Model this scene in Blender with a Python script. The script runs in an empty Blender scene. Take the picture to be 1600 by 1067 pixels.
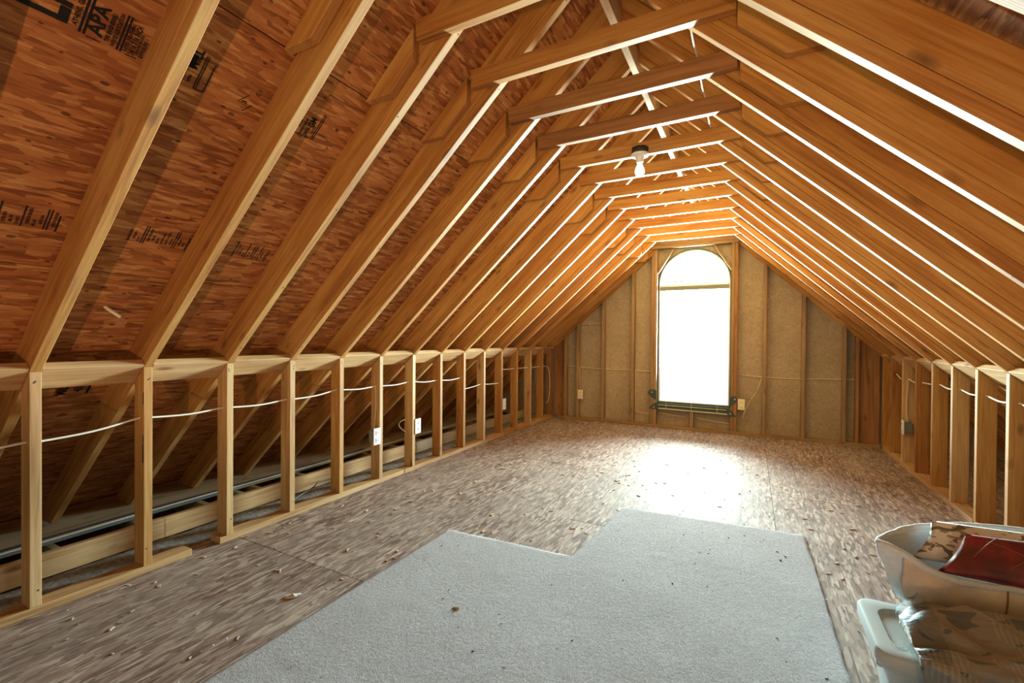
import bpy, bmesh, math, random
from mathutils import Vector, Matrix, Euler
from mathutils.noise import noise as pnoise
random.seed(7)
SC = bpy.context.scene
COL = SC.collection

# ---------------------------------------------------------------- camera
F_PX, YAW, PIT, ROLL, EYE = 704.95, 0.4891, -0.0079, 0.0078, 1.2029
cam = bpy.data.cameras.new('camera'); cam_o = bpy.data.objects.new('camera', cam); COL.objects.link(cam_o)
cam.sensor_width = 36; cam.lens = F_PX/1600*36; cam.clip_start = .02; cam.clip_end = 200
fwd0 = Vector((-math.sin(YAW), math.cos(YAW), 0)); rt0 = Vector((math.cos(YAW), math.sin(YAW), 0)); up0 = Vector((0, 0, 1))
fwd = fwd0*math.cos(PIT) + up0*math.sin(PIT); up1 = -fwd0*math.sin(PIT) + up0*math.cos(PIT)
rt = rt0*math.cos(ROLL) + up1*math.sin(ROLL); up = -rt0*math.sin(ROLL) + up1*math.cos(ROLL)
cam_o.matrix_world = Matrix(((rt.x, up.x, -fwd.x, 0), (rt.y, up.y, -fwd.y, 0), (rt.z, up.z, -fwd.z, EYE), (0, 0, 0, 1)))
SC.camera = cam_o

# ---------------------------------------------------------------- light and exposure
SC.view_settings.view_transform = 'Standard'; SC.view_settings.look = 'None'
SC.view_settings.gamma = 1; SC.view_settings.use_curve_mapping = False
SC.view_settings.exposure = 0.09
w = bpy.data.worlds.new('sky'); SC.world = w; w.use_nodes = True
bg = w.node_tree.nodes['Background']; bg.inputs[0].default_value = (.93, .98, 1, 1); bg.inputs[1].default_value = 1.6

def area(name, loc, rot, sx, sy, power, color, spread=180):
    l = bpy.data.lights.new(name, 'AREA'); l.shape = 'RECTANGLE'; l.size = sx; l.size_y = sy
    l.energy = power; l.color = color; l.spread = math.radians(spread)
    o = bpy.data.objects.new(name, l); o.location = loc; o.rotation_euler = rot; COL.objects.link(o); return o
# daylight arriving at the arched window, from outside
area('window_daylight', (-.695, 6.62, 1.40), (math.radians(-106), 0, 0), .86, 2.0, 590, (.80, 1, .97), 108)
# soft fill light added behind the camera; the back wall has no opening
area('back_fill', (.5, -2.35, .85), (math.radians(90), 0, 0), 1.4, 1.2, 4, (1, .90, .80))
# clamp work lamp standing low behind the camera, aimed up at the roof
lp = bpy.data.lights.new('work_lamp', 'SPOT'); lp.spot_size = math.radians(90); lp.spot_blend = .3; lp.energy = 180; lp.color = (1, .52, .27); lp.shadow_soft_size = .03
lo = bpy.data.objects.new('work_lamp', lp); lo.location = (.35, -1.6, .14); lo.rotation_euler = Vector((-1.15, 2.8, 2.66)).to_track_quat('-Z', 'Y').to_euler(); COL.objects.link(lo)

# ---------------------------------------------------------------- materials
def newmat(name):
    m = bpy.data.materials.new(name); m.use_nodes = True; nt = m.node_tree
    return m, nt, nt.nodes['Principled BSDF']
def N(nt, t, **kw):
    n = nt.nodes.new(t)
    for k, v in kw.items(): setattr(n, k, v)
    return n
def ramp(nt, fac, stops, interp='LINEAR'):
    r = N(nt, 'ShaderNodeValToRGB'); cr = r.color_ramp; cr.interpolation = interp
    while len(cr.elements) < len(stops): cr.elements.new(.5)
    for e, (p, c) in zip(cr.elements, stops): e.position = p; e.color = (*c, 1)
    nt.links.new(fac, r.inputs[0]); return r.outputs[0]
def mix(nt, fac, a, b, mode='MIX'):
    m = N(nt, 'ShaderNodeMix', data_type='RGBA', blend_type=mode)
    for s, v in ((m.inputs[0], fac), (m.inputs[6], a), (m.inputs[7], b)):
        if isinstance(v, (int, float)): s.default_value = v
        elif isinstance(v, tuple): s.default_value = (*v, 1)
        else: nt.links.new(v, s)
    return m.outputs[2]
def math_(nt, op, a, b=0.0):
    m = N(nt, 'ShaderNodeMath', operation=op)
    for s, v in ((m.inputs[0], a), (m.inputs[1], b)):
        if isinstance(v, (int, float)): s.default_value = v
        else: nt.links.new(v, s)
    return m.outputs[0]
def coords(nt, scale=(1, 1, 1), rot=(0, 0, 0), rnd=True, loc=(0, 0, 0)):
    tc = N(nt, 'ShaderNodeTexCoord'); src = tc.outputs['Object']
    if rnd:
        oi = N(nt, 'ShaderNodeObjectInfo')
        v = N(nt, 'ShaderNodeVectorMath', operation='SCALE'); v.inputs[0].default_value = (37., 53., 71.)
        nt.links.new(oi.outputs['Random'], v.inputs['Scale'])
        a = N(nt, 'ShaderNodeVectorMath', operation='ADD')
        nt.links.new(src, a.inputs[0]); nt.links.new(v.outputs[0], a.inputs[1]); src = a.outputs[0]
    mp = N(nt, 'ShaderNodeMapping'); mp.inputs['Scale'].default_value = scale; mp.inputs['Rotation'].default_value = rot
    mp.inputs['Location'].default_value = loc
    nt.links.new(src, mp.inputs[0]); return mp.outputs[0]
def noise(nt, vec, scale=1., detail=4., rough=.55, dist=0.):
    n = N(nt, 'ShaderNodeTexNoise'); n.inputs['Scale'].default_value = scale; n.inputs['Detail'].default_value = detail
    n.inputs['Roughness'].default_value = rough; n.inputs['Distortion'].default_value = dist
    nt.links.new(vec, n.inputs['Vector']); return n.outputs[0]
def bump(nt, h, strength, dist, bsdf):
    b = N(nt, 'ShaderNodeBump'); b.inputs['Strength'].default_value = strength; b.inputs['Distance'].default_value = dist
    nt.links.new(h, b.inputs['Height']); nt.links.new(b.outputs[0], bsdf.inputs['Normal'])

def wood(name, dark, mid, light, rough=.62, knots=.74):
    m, nt, b = newmat(name)
    wide = noise(nt, coords(nt, (1.1, 7, 7)), 1, 3, .5, .4)
    ring = noise(nt, coords(nt, (1.6, 38, 38)), 1, 5, .6, 1.2)
    fib = noise(nt, coords(nt, (6, 220, 220)), 1, 2, .6)
    s = math_(nt, 'ADD', math_(nt, 'MULTIPLY', wide, .45), math_(nt, 'MULTIPLY', ring, .55))
    c = ramp(nt, s, [(.34, dark), (.47, mid), (.62, light)])
    c = mix(nt, .35, c, ramp(nt, fib, [(.3, tuple(x*.55 for x in mid)), (.6, light)]), 'MULTIPLY')
    oi = N(nt, 'ShaderNodeObjectInfo')
    tint = ramp(nt, oi.outputs['Random'], [(0, (.84, .76, .68)), (.4, (1, .98, .94)), (.7, (.93, .88, .76)), (1, (1.0, 1.0, 1.0))])
    c = mix(nt, 1, c, tint, 'MULTIPLY')
    vo = N(nt, 'ShaderNodeTexVoronoi'); vo.inputs['Scale'].default_value = 1; vo.inputs['Randomness'].default_value = 1
    nt.links.new(coords(nt, (5.2, 13, 13)), vo.inputs['Vector'])
    sep = N(nt, 'ShaderNodeSeparateColor'); nt.links.new(vo.outputs['Color'], sep.inputs[0])
    on = math_(nt, 'GREATER_THAN', sep.outputs[0], knots)
    near = math_(nt, 'SUBTRACT', 1, math_(nt, 'MULTIPLY', vo.outputs['Distance'], 3.9))
    k = N(nt, 'ShaderNodeClamp'); nt.links.new(math_(nt, 'MULTIPLY', near, on), k.inputs[0])
    kk = math_(nt, 'POWER', k.outputs[0], .7)
    c = mix(nt, math_(nt, 'MULTIPLY', kk, .85), c, (.13, .055, .022))
    st = noise(nt, coords(nt, (1.3, 5, 5), loc=(9, 4, 2)), 1, 3)
    stain = ramp(nt, st, [(.62, (0, 0, 0)), (.74, (1, 1, 1))])
    c = mix(nt, math_(nt, 'MULTIPLY', stain, .42), c, (.17, .085, .045))
    nt.links.new(c, b.inputs['Base Color']); b.inputs['Roughness'].default_value = rough
    b.inputs['Specular IOR Level'].default_value = .35
    bump(nt, math_(nt, 'ADD', ring, math_(nt, 'MULTIPLY', fib, .5)), .22, .002, b)
    return m
PINE = wood('pine_framing', (.33, .145, .046), (.52, .275, .090), (.66, .43, .175))
PINE_PALE = wood('pale_pine', (.40, .23, .10), (.60, .40, .21), (.74, .56, .34))
PINE_DARK = wood('aged_pine', (.22, .11, .055), (.36, .19, .09), (.50, .28, .14), knots=.7)
PINE_GREY = wood('dusty_pine', (.34, .27, .18), (.50, .42, .30), (.62, .54, .41))

PINE_WALL = wood('weathered_pine', (.26, .17, .10), (.38, .265, .165), (.47, .34, .22))

def osb(name, cols, dust=None, lines=False, rough=.55, spec=.4, sx=1., base=0., pale=.8):
    """oriented strand board: three overlapping layers of random long flakes"""
    m, nt, b = newmat(name)
    rots = [.25, -.42, 1.0, -.8]; scs = [(7, 34), (8, 42), (11, 46), (13, 60)]
    prev = None; hgt = None
    for i, (r, sc) in enumerate(zip(rots, scs)):
        wv = coords(nt, (sc[0]*sx, sc[1]*sx, 1), (0, 0, r+base), loc=(i*13.1, i*5.7, 0))
        dn = N(nt, 'ShaderNodeTexNoise'); dn.inputs['Scale'].default_value = .35; dn.inputs['Detail'].default_value = 1
        nt.links.new(wv, dn.inputs['Vector'])
        wr = N(nt, 'ShaderNodeVectorMath', operation='SCALE'); nt.links.new(dn.outputs[1], wr.inputs[0]); wr.inputs['Scale'].default_value = .7
        ad = N(nt, 'ShaderNodeVectorMath', operation='ADD'); nt.links.new(wv, ad.inputs[0]); nt.links.new(wr.outputs[0], ad.inputs[1])
        vo = N(nt, 'ShaderNodeTexVoronoi'); vo.voronoi_dimensions = '2D'; vo.inputs['Scale'].default_value = 1
        nt.links.new(ad.outputs[0], vo.inputs['Vector'])
        sp = N(nt, 'ShaderNodeSeparateColor'); nt.links.new(vo.outputs['Color'], sp.inputs[0])
        if prev is None: prev = sp.outputs[0]
        else:
            on = math_(nt, 'GREATER_THAN', sp.outputs[1], [.0, .5, .58, .66][i])
            mx = N(nt, 'ShaderNodeMix', data_type='FLOAT')
            nt.links.new(on, mx.inputs[0]); nt.links.new(prev, mx.inputs[2]); nt.links.new(sp.outputs[0], mx.inputs[3]); prev = mx.outputs[0]
    fib = noise(nt, coords(nt, (14, 160, 1), (0, 0, .1+base)), 1, 4, .65, .6)
    v = math_(nt, 'ADD', math_(nt, 'MULTIPLY', prev, .50), math_(nt, 'MULTIPLY', fib, .62))
    c = ramp(nt, v, cols)
    for q, (r, th) in enumerate(((.55, .91), (-.9, .92), (1.7, .90))):
        vo = N(nt, 'ShaderNodeTexVoronoi'); vo.voronoi_dimensions = '2D'; vo.inputs['Scale'].default_value = 1
        nt.links.new(coords(nt, (10*sx, 75*sx, 1), (0, 0, r+base), loc=(q*7.3+2, q*3.1, 0)), vo.inputs['Vector'])
        sp = N(nt, 'ShaderNodeSeparateColor'); nt.links.new(vo.outputs['Color'], sp.inputs[0])
        on = math_(nt, 'MULTIPLY', math_(nt, 'GREATER_THAN', sp.outputs[0], th), math_(nt, 'LESS_THAN', vo.outputs['Distance'], .42))
        c = mix(nt, math_(nt, 'MULTIPLY', on, math_(nt, 'MULTIPLY', fib, pale)), c, cols[-1][1] if q < 2 else cols[0][1])
    big = noise(nt, coords(nt, (1.7, 2.3, 1)), 1, 3)
    c = mix(nt, .6, c, ramp(nt, big, [(.35, (.62, .58, .56)), (.65, (1, 1, 1))]), 'MULTIPLY')
    bits = N(nt, 'ShaderNodeTexVoronoi'); bits.voronoi_dimensions = '2D'; bits.inputs['Scale'].default_value = 1
    nt.links.new(coords(nt, (9*sx, 17*sx, 1), (0, 0, .6), loc=(3, 8, 0)), bits.inputs['Vector'])
    bs_ = N(nt, 'ShaderNodeSeparateColor'); nt.links.new(bits.outputs['Color'], bs_.inputs[0])
    spot = math_(nt, 'LESS_THAN', bits.outputs['Distance'], math_(nt, 'MULTIPLY', math_(nt, 'SUBTRACT', bs_.outputs[0], .55), .26))
    c = mix(nt, math_(nt, 'MULTIPLY', spot, .75), c, tuple(x*.35 for x in cols[0][1]))
    if dust:
        dn = noise(nt, coords(nt, (1.1, 1.1, 1), rnd=False), 1.6, 6, .7)
        c = mix(nt, math_(nt, 'MULTIPLY', ramp(nt, dn, [(.38, (0, 0, 0)), (.68, (1, 1, 1))]), dust[1]), c, dust[0])
    if lines:
        tc = N(nt, 'ShaderNodeTexCoord'); sx_ = N(nt, 'ShaderNodeSeparateXYZ'); nt.links.new(tc.outputs['Object'], sx_.inputs[0])
        fr = math_(nt, 'FRACT', math_(nt, 'DIVIDE', math_(nt, 'ADD', sx_.outputs[1], .2032+4.064), .4064))
        d = math_(nt, 'ABSOLUTE', math_(nt, 'SUBTRACT', fr, .5))
        ln = math_(nt, 'MULTIPLY', math_(nt, 'LESS_THAN', d, .0075), math_(nt, 'GREATER_THAN', noise(nt, coords(nt, (3, 3, 1)), 3, 3), .47))
        c = mix(nt, math_(nt, 'MULTIPLY', ln, .55), c, (.06, .05, .05))
    nt.links.new(c, b.inputs['Base Color']); b.inputs['Roughness'].default_value = rough
    b.inputs['Specular IOR Level'].default_value = spec
    bump(nt, v, .35, .0025, b)
    return m
OSB_ROOF = osb('roof_strand_board', [(.18, (.15, .052, .020)), (.42, (.36, .135, .046)), (.60, (.47, .19, .066)), (.78, (.57, .27, .095)), (.92, (.76, .46, .20))], rough=.7, spec=.2)
OSB_FLOOR = osb('floor_strand_board', [(.20, (.085, .052, .042)), (.38, (.20, .128, .105)), (.56, (.31, .215, .18)), (.74, (.43, .325, .275)), (.88, (.66, .58, .49))],
                dust=((.38, .34, .30), .5), lines=True, rough=.7, spec=.15, base=math.pi/2, sx=1.15, pale=1.3)
OSB_FLOOR_EAVE = osb('dusty_eave_board', [(.1, (.13, .115, .10)), (.4, (.24, .21, .18)), (.7, (.35, .31, .27)), (.95, (.55, .50, .44))],
                dust=((.33, .31, .29), .8), rough=.9, spec=.1)

def simple(name, col, rough=.5, spec=.5, metal=0., var=0., vs=30., bmp=0., trans=0., sheen=0., alpha=1.):
    m, nt, b = newmat(name); b.inputs['Base Color'].default_value = (*col, 1)
    b.inputs['Roughness'].default_value = rough; b.inputs['Specular IOR Level'].default_value = spec; b.inputs['Metallic'].default_value = metal
    if sheen: b.inputs['Sheen Weight'].default_value = sheen
    if var or bmp:
        n = noise(nt, coords(nt, rnd=False), vs, 5, .6)
        if var:
            c = ramp(nt, n, [(.3, tuple(x*(1-var) for x in col)), (.7, tuple(min(1, x*(1+var*.5)) for x in col))])
            nt.links.new(c, b.inputs['Base Color'])
        if bmp: bump(nt, n, bmp, .003, b)
    return m
def fibre():
    m, nt, b = newmat('honey_fibreboard')
    a = noise(nt, coords(nt, (26, 26, 26)), 1, 6, .7, 1.5); g = noise(nt, coords(nt, (2, 2, 1.2), rnd=False), 1, 4)
    c = ramp(nt, a, [(.32, (.29, .23, .17)), (.52, (.38, .31, .235)), (.70, (.46, .39, .31))])
    c = mix(nt, .6, c, ramp(nt, g, [(.35, (.72, .68, .64)), (.65, (1, 1, 1))]), 'MULTIPLY')
    nt.links.new(c, b.inputs['Base Color']); b.inputs['Roughness'].default_value = .75; b.inputs['Specular IOR Level'].default_value = .2
    return m
FIBRE = fibre()
FELT = simple('roofing_felt', (.03, .028, .026), .95, .1)
GYPSUM = simple('grey_insulation', (.10, .08, .065), .95, .1, var=.5, vs=9, bmp=.6)
INK = simple('black_stamp_ink', (.018, .018, .02), .8, .15)
VINYL = simple('white_window_vinyl', (.72, .75, .75), .4)
GREENF = simple('dark_green_flashing', (.045, .075, .062), .45, .4, var=.3, vs=20)
GREYBAR = simple('grey_window_rail', (.17, .19, .17), .5)
CREAM = simple('cream_blind_slat', (.70, .68, .52), .5)
PLATE = simple('white_plastic_plate', (.80, .83, .84), .35)
IVORY = simple('ivory_plastic_plate', (.78, .74, .58), .4)
BOXBL = simple('blue_grey_box_plastic', (.17, .20, .21), .55)
SLOT = simple('dark_slot', (.02, .02, .02), .6)
CABLE = simple('white_cable_jacket', (.82, .81, .74), .45)
CABLE_T = simple('tan_cable_jacket', (.70, .58, .38), .5)
CABLE_B = simple('black_cable_jacket', (.03, .035, .05), .4)
PORC = simple('white_porcelain', (.80, .82, .84), .2, .6)
BOXBK = simple('black_ceiling_box', (.02, .02, .022), .5)
SCREW = simple('steel_screw', (.5, .5, .5), .35, metal=1)
def glassy(name, col, rough, alpha):
    m, nt, b = newmat(name); out = nt.nodes['Material Output']
    tr = N(nt, 'ShaderNodeBsdfTransparent'); tr.inputs[0].default_value = (*col, 1)
    gl = N(nt, 'ShaderNodeBsdfGlossy'); gl.inputs[0].default_value = (1, 1, 1, 1); gl.inputs['Roughness'].default_value = rough
    mx = N(nt, 'ShaderNodeMixShader'); mx.inputs[0].default_value = alpha
    nt.links.new(tr.outputs[0], mx.inputs[1]); nt.links.new(gl.outputs[0], mx.inputs[2]); nt.links.new(mx.outputs[0], out.inputs[0]); return m
GLASS = glassy('window_glass', (.96, 1, .99), .02, .04)
def frosted(name, col, g):
    m, nt, b = newmat(name); out = nt.nodes['Material Output']
    tr = N(nt, 'ShaderNodeBsdfTranslucent'); tr.inputs[0].default_value = (*col, 1); df = N(nt, 'ShaderNodeBsdfDiffuse'); df.inputs[0].default_value = (*col, 1)
    gl = N(nt, 'ShaderNodeBsdfGlossy'); gl.inputs['Roughness'].default_value = .15
    m1 = N(nt, 'ShaderNodeMixShader'); m1.inputs[0].default_value = .5; nt.links.new(tr.outputs[0], m1.inputs[1]); nt.links.new(df.outputs[0], m1.inputs[2])
    m2 = N(nt, 'ShaderNodeMixShader'); m2.inputs[0].default_value = g; nt.links.new(m1.outputs[0], m2.inputs[1]); nt.links.new(gl.outputs[0], m2.inputs[2])
    nt.links.new(m2.outputs[0], out.inputs[0]); return m
BULB = frosted('frosted_bulb_glass', (.86, .93, .95), .04)
TOTE = simple('pale_blue_grey_plastic', (.50, .58, .60), .38, .45)
def carpet():
    m, nt, b = newmat('grey_carpet_pile')
    a = noise(nt, coords(nt, rnd=False), 260, 3, .7); g = noise(nt, coords(nt, rnd=False), 2.2, 4); f = noise(nt, coords(nt, (1, 1, 1), rnd=False), 60, 3)
    c = ramp(nt, a, [(.33, (.28, .275, .29)), (.50, (.50, .49, .52)), (.66, (.68, .665, .70))])
    c = mix(nt, .55, c, ramp(nt, g, [(.35, (.80, .79, .78)), (.65, (1, 1, 1))]), 'MULTIPLY')
    c = mix(nt, .5, c, ramp(nt, f, [(.35, (.75, .75, .75)), (.6, (1, 1, 1))]), 'MULTIPLY')
    vo = N(nt, 'ShaderNodeTexVoronoi'); nt.links.new(coords(nt, (5.5, 5.5, 1), rnd=False), vo.inputs['Vector']); vo.inputs['Scale'].default_value = 1
    sp = N(nt, 'ShaderNodeSeparateColor'); nt.links.new(vo.outputs['Color'], sp.inputs[0])
    sd = math_(nt, 'ADD', vo.outputs['Distance'], math_(nt, 'MULTIPLY', a, .06))
    on = math_(nt, 'MULTIPLY', math_(nt, 'LESS_THAN', sd, .075), math_(nt, 'GREATER_THAN', sp.outputs[0], .6))
    c = mix(nt, math_(nt, 'MULTIPLY', on, .6), c, (.10, .09, .08))
    nt.links.new(c, b.inputs['Base Color']); b.inputs['Roughness'].default_value = 1; b.inputs['Specular IOR Level'].default_value = .05
    b.inputs['Sheen Weight'].default_value = .25
    bump(nt, math_(nt, 'ADD', a, math_(nt, 'MULTIPLY', f, .8)), 1.0, .006, b)
    return m
CARPET = carpet()
CHIP = simple('pale_wood_chip', (.62, .50, .33), .7, .2, var=.4, vs=15)
CHIPD = simple('dark_debris', (.07, .05, .035), .9, .1)
CHIPW = simple('white_debris', (.74, .72, .68), .7, .2)
SUEDE = simple('tan_suede', (.76, .64, .53), .95, .1, var=.18, vs=14, bmp=.25, sheen=.4)
FLEECE = simple('grey_white_fleece', (.68, .74, .80), .95, .1, var=.1, vs=60, bmp=.5, sheen=.3)
def satin():
    m, nt, b = newmat('red_satin'); n = N(nt, 'ShaderNodeTexNoise')
    g = noise(nt, coords(nt, (9, 9, 9), rnd=False), 1, 3, .5, 1.2)
    nt.links.new(ramp(nt, g, [(.35, (.10, .004, .012)), (.65, (.32, .012, .028))]), b.inputs['Base Color'])
    b.inputs['Roughness'].default_value = .3; b.inputs['Specular IOR Level'].default_value = .7; b.inputs['Sheen Weight'].default_value = .3
    return m
SATIN = satin()
SEAM = simple('gold_brown_seam', (.30, .14, .06), .6)
def floral():
    m, nt, b = newmat('cream_scroll_print_fabric')
    v = coords(nt, (1, 1, 1), rnd=False)
    wv = N(nt, 'ShaderNodeTexWave', wave_type='RINGS'); wv.inputs['Scale'].default_value = 9; wv.inputs['Distortion'].default_value = 11
    wv.inputs['Detail'].default_value = 1.5; wv.inputs['Detail Scale'].default_value = 1.1; nt.links.new(v, wv.inputs['Vector'])
    mk = noise(nt, v, 11, 2, .5)
    s = math_(nt, 'MULTIPLY', math_(nt, 'GREATER_THAN', wv.outputs['Fac'], .62), math_(nt, 'GREATER_THAN', mk, .50))
    lf = math_(nt, 'GREATER_THAN', noise(nt, coords(nt, (30, 60, 40), (0, 0, .7), rnd=False), 1, 1), .60)
    c = mix(nt, math_(nt, 'MULTIPLY', s, .9), (.84, .85, .86), (.13, .12, .10))
    c = mix(nt, math_(nt, 'MULTIPLY', lf, .75), c, (.20, .17, .10))
    nt.links.new(c, b.inputs['Base Color']); b.inputs['Roughness'].default_value = .85
    return m
FLORAL = floral()
def wrapped():
    m, nt, b = newmat('printed_comforter_in_plastic')
    v = coords(nt, (1, 1, 1), rnd=False)
    lf = noise(nt, coords(nt, (12, 26, 26), (0, .5, .6), rnd=False), 1, 1.2, .5, .5)
    fe = N(nt, 'ShaderNodeTexWave'); fe.inputs['Scale'].default_value = 26; fe.inputs['Distortion'].default_value = 3; nt.links.new(v, fe.inputs['Vector'])
    mk = noise(nt, v, 7, 2)
    c = mix(nt, math_(nt, 'GREATER_THAN', lf, .60), (.33, .29, .23), (.15, .16, .155))
    f = math_(nt, 'MULTIPLY', math_(nt, 'GREATER_THAN', fe.outputs['Fac'], .6), math_(nt, 'GREATER_THAN', mk, .56))
    c = mix(nt, math_(nt, 'MULTIPLY', f, .35), c, (.55, .50, .42))
    nt.links.new(c, b.inputs['Base Color']); b.inputs['Roughness'].default_value = .6
    b.inputs['Coat Weight'].default_value = .15; b.inputs['Coat Roughness'].default_value = .4
    bump(nt, noise(nt, coords(nt, (5, 30, 30), rnd=False), 1, 4, .6, 1.5), .5, .02, b)
    return m
WRAP = wrapped()
CLEAR = glassy('clear_plastic_film', (.90, .93, .95), .4, .004)

# ---------------------------------------------------------------- helpers
MESH = {}
def link(name, me, mat, parent=None, M=None, kind=None):
    o = bpy.data.objects.new(name, me); COL.objects.link(o)
    if M is not None: o.matrix_world = M
    if parent is not None: o.parent = parent
    if mat and not me.materials: me.materials.append(mat)
    if kind: o['kind'] = kind
    return o
def empty(name, loc=(0, 0, 0), kind=None, label=None, cat=None, group=None):
    o = bpy.data.objects.new(name, None); COL.objects.link(o); o.location = loc; o.empty_display_size = .1
    tag(o, label, cat, group, kind); return o
def tag(o, label=None, cat=None, group=None, kind=None):
    if kind: o['kind'] = kind
    if label: o['label'] = label
    if cat: o['category'] = cat
    if group: o['group'] = group
    return o
def part(o, parent):
    """parent an object already placed in world space"""
    o.parent = parent; o.matrix_parent_inverse = Matrix.Translation(parent.location).inverted(); return o
def bm_mesh(bm, name, smooth=False):
    bmesh.ops.recalc_face_normals(bm, faces=bm.faces)
    me = bpy.data.meshes.new(name); bm.to_mesh(me); bm.free()
    if smooth:
        for p in me.polygons: p.use_smooth = True
    return me
def box_mesh(L, W, H, mat, bev=.0018):
    k = (round(L, 3), round(W, 3), round(H, 3), mat.name, bev)
    if k not in MESH:
        bm = bmesh.new(); bmesh.ops.create_cube(bm, size=1); bmesh.ops.scale(bm, vec=(L, W, H), verts=bm.verts)
        if bev: bmesh.ops.bevel(bm, geom=list(bm.edges), offset=bev, segments=1, affect='EDGES')
        me = bm_mesh(bm, 'board'); me.materials.append(mat); MESH[k] = me
    return MESH[k]
def board(parent, name, p0, p1, wdir, W, T, mat, bev=.0018):
    """plank from p0 to p1 (centre line), width W along wdir, thickness T across"""
    p0, p1 = Vector(p0), Vector(p1); x = (p1-p0); L = x.length; x.normalize()
    z = Vector(wdir); z = (z - x*z.dot(x)).normalized(); y = z.cross(x)
    c = (p0+p1)/2; M = Matrix(((x.x, y.x, z.x, c.x), (x.y, y.y, z.y, c.y), (x.z, y.z, z.z, c.z), (0, 0, 0, 1)))
    o = link(name, box_mesh(L, T, W, mat, bev), mat, None, M)
    if parent: part(o, parent)
    return o
def bx(parent, name, x0, x1, y0, y1, z0, z1, mat, axis='x', bev=.0018):
    c = ((x0+x1)/2, (y0+y1)/2, (z0+z1)/2)
    if axis == 'x': return board(parent, name, (x0, c[1], c[2]), (x1, c[1], c[2]), (0, 0, 1), z1-z0, y1-y0, mat, bev)
    if axis == 'y': return board(parent, name, (c[0], y0, c[2]), (c[0], y1, c[2]), (0, 0, 1), z1-z0, x1-x0, mat, bev)
    return board(parent, name, (c[0], c[1], z0), (c[0], c[1], z1), (1, 0, 0), x1-x0, y1-y0, mat, bev)
def prism(parent, name, poly, yc, T, ang, mat, key=None, bev=.0018):
    """XZ polygon extruded along Y by T; local X runs along angle ang so the grain follows the piece"""
    cx = sum(p[0] for p in poly)/len(poly); cz = sum(p[1] for p in poly)/len(poly); ca, sa = math.cos(ang), math.sin(ang)
    k = ('prism', key) if key else None
    if k not in MESH or k is None:
        loc = [((x-cx)*ca+(z-cz)*sa, -(x-cx)*sa+(z-cz)*ca) for x, z in poly]
        bm = bmesh.new(); vs = [bm.verts.new((u, -T/2, v)) for u, v in loc]; f = bm.faces.new(vs)
        r = bmesh.ops.extrude_face_region(bm, geom=[f]); ev = [g for g in r['geom'] if isinstance(g, bmesh.types.BMVert)]
        bmesh.ops.translate(bm, vec=(0, T, 0), verts=ev)
        if bev: bmesh.ops.bevel(bm, geom=list(bm.edges), offset=bev, segments=1, affect='EDGES')
        me = bm_mesh(bm, name); me.materials.append(mat)
        if k: MESH[k] = me
    else: me = MESH[k]
    M = Matrix(((ca, 0, -sa, cx), (0, 1, 0, yc), (sa, 0, ca, cz), (0, 0, 0, 1)))
    o = link(name, me, mat, None, M)
    if parent: part(o, parent)
    return o
def tube(name, pts, r, mat, parent=None, seg=8, closed=False):
    pts = [Vector(p) for p in pts]
    # catmull-rom resample
    out = []
    n = len(pts)
    for i in range(n-1):
        p0, p1, p2, p3 = pts[max(i-1, 0)], pts[i], pts[i+1], pts[min(i+2, n-1)]
        for k in range(4):
            t = k/4
            out.append(.5*((2*p1)+(-p0+p2)*t+(2*p0-5*p1+4*p2-p3)*t*t+(-p0+3*p1-3*p2+p3)*t**3))
    out.append(pts[-1]); o0 = out[0].copy()
    bm = bmesh.new(); rings = []
    for i, p in enumerate(out):
        d = (out[min(i+1, len(out)-1)]-out[max(i-1, 0)]).normalized()
        a = Vector((0, 0, 1)) if abs(d.z) < .9 else Vector((1, 0, 0))
        u = d.cross(a).normalized(); v = d.cross(u)
        rings.append([bm.verts.new(p-o0+(u*math.cos(2*math.pi*j/seg)+v*math.sin(2*math.pi*j/seg))*r) for j in range(seg)])
    for a, b in zip(rings, rings[1:]):
        for j in range(seg): bm.faces.new((a[j], a[(j+1) % seg], b[(j+1) % seg], b[j]))
    bm.faces.new(rings[0]); bm.faces.new(rings[-1][::-1])
    o = link(name, bm_mesh(bm, name, True), mat); o.location = o0
    if parent: part(o, parent)
    return o
def lathe(name, prof, mat, loc, parent=None, seg=32, rot=None):
    bm = bmesh.new(); rings = []
    for r, z in prof:
        rings.append([bm.verts.new((r*math.cos(2*math.pi*j/seg), r*math.sin(2*math.pi*j/seg), z)) for j in range(seg)])
    for a, b in zip(rings, rings[1:]):
        for j in range(seg): bm.faces.new((a[j], a[(j+1) % seg], b[(j+1) % seg], b[j]))
    bm.faces.new(rings[0]); bm.faces.new(rings[-1][::-1])
    bmesh.ops.remove_doubles(bm, verts=bm.verts, dist=1e-5)
    o = link(name, bm_mesh(bm, name, True), mat)
    o.location = loc
    if rot: o.rotation_euler = rot
    if parent:
        bpy.context.view_layer.update(); part(o, parent)
    return o

# ---------------------------------------------------------------- plan of the attic (metres)
S, Y0, NF, NL = .4064, .7412, -1, 14          # frame spacing, first frame in view, range of frames
def YN(n): return Y0 + n*S
YB = -2.55                                      # back of the attic, behind the camera
XL, XR = -2.6906, 1.2875                        # knee wall faces
ML, MR = .893, .965                             # roof pitches, left and right
ZL, ZR = 1.044, 1.0228
AL, AR = math.atan(ML), math.atan(MR)
XRID = -.6356; ZRID = 2.879
DV = .162/math.cos(AL); DVR = .162/math.cos(AR)  # rafter depth measured plumb
def zl(x): return ZL + ML*(x-XL)
def zr(x): return ZR + MR*(XR-x)
YW = 6.452

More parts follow.
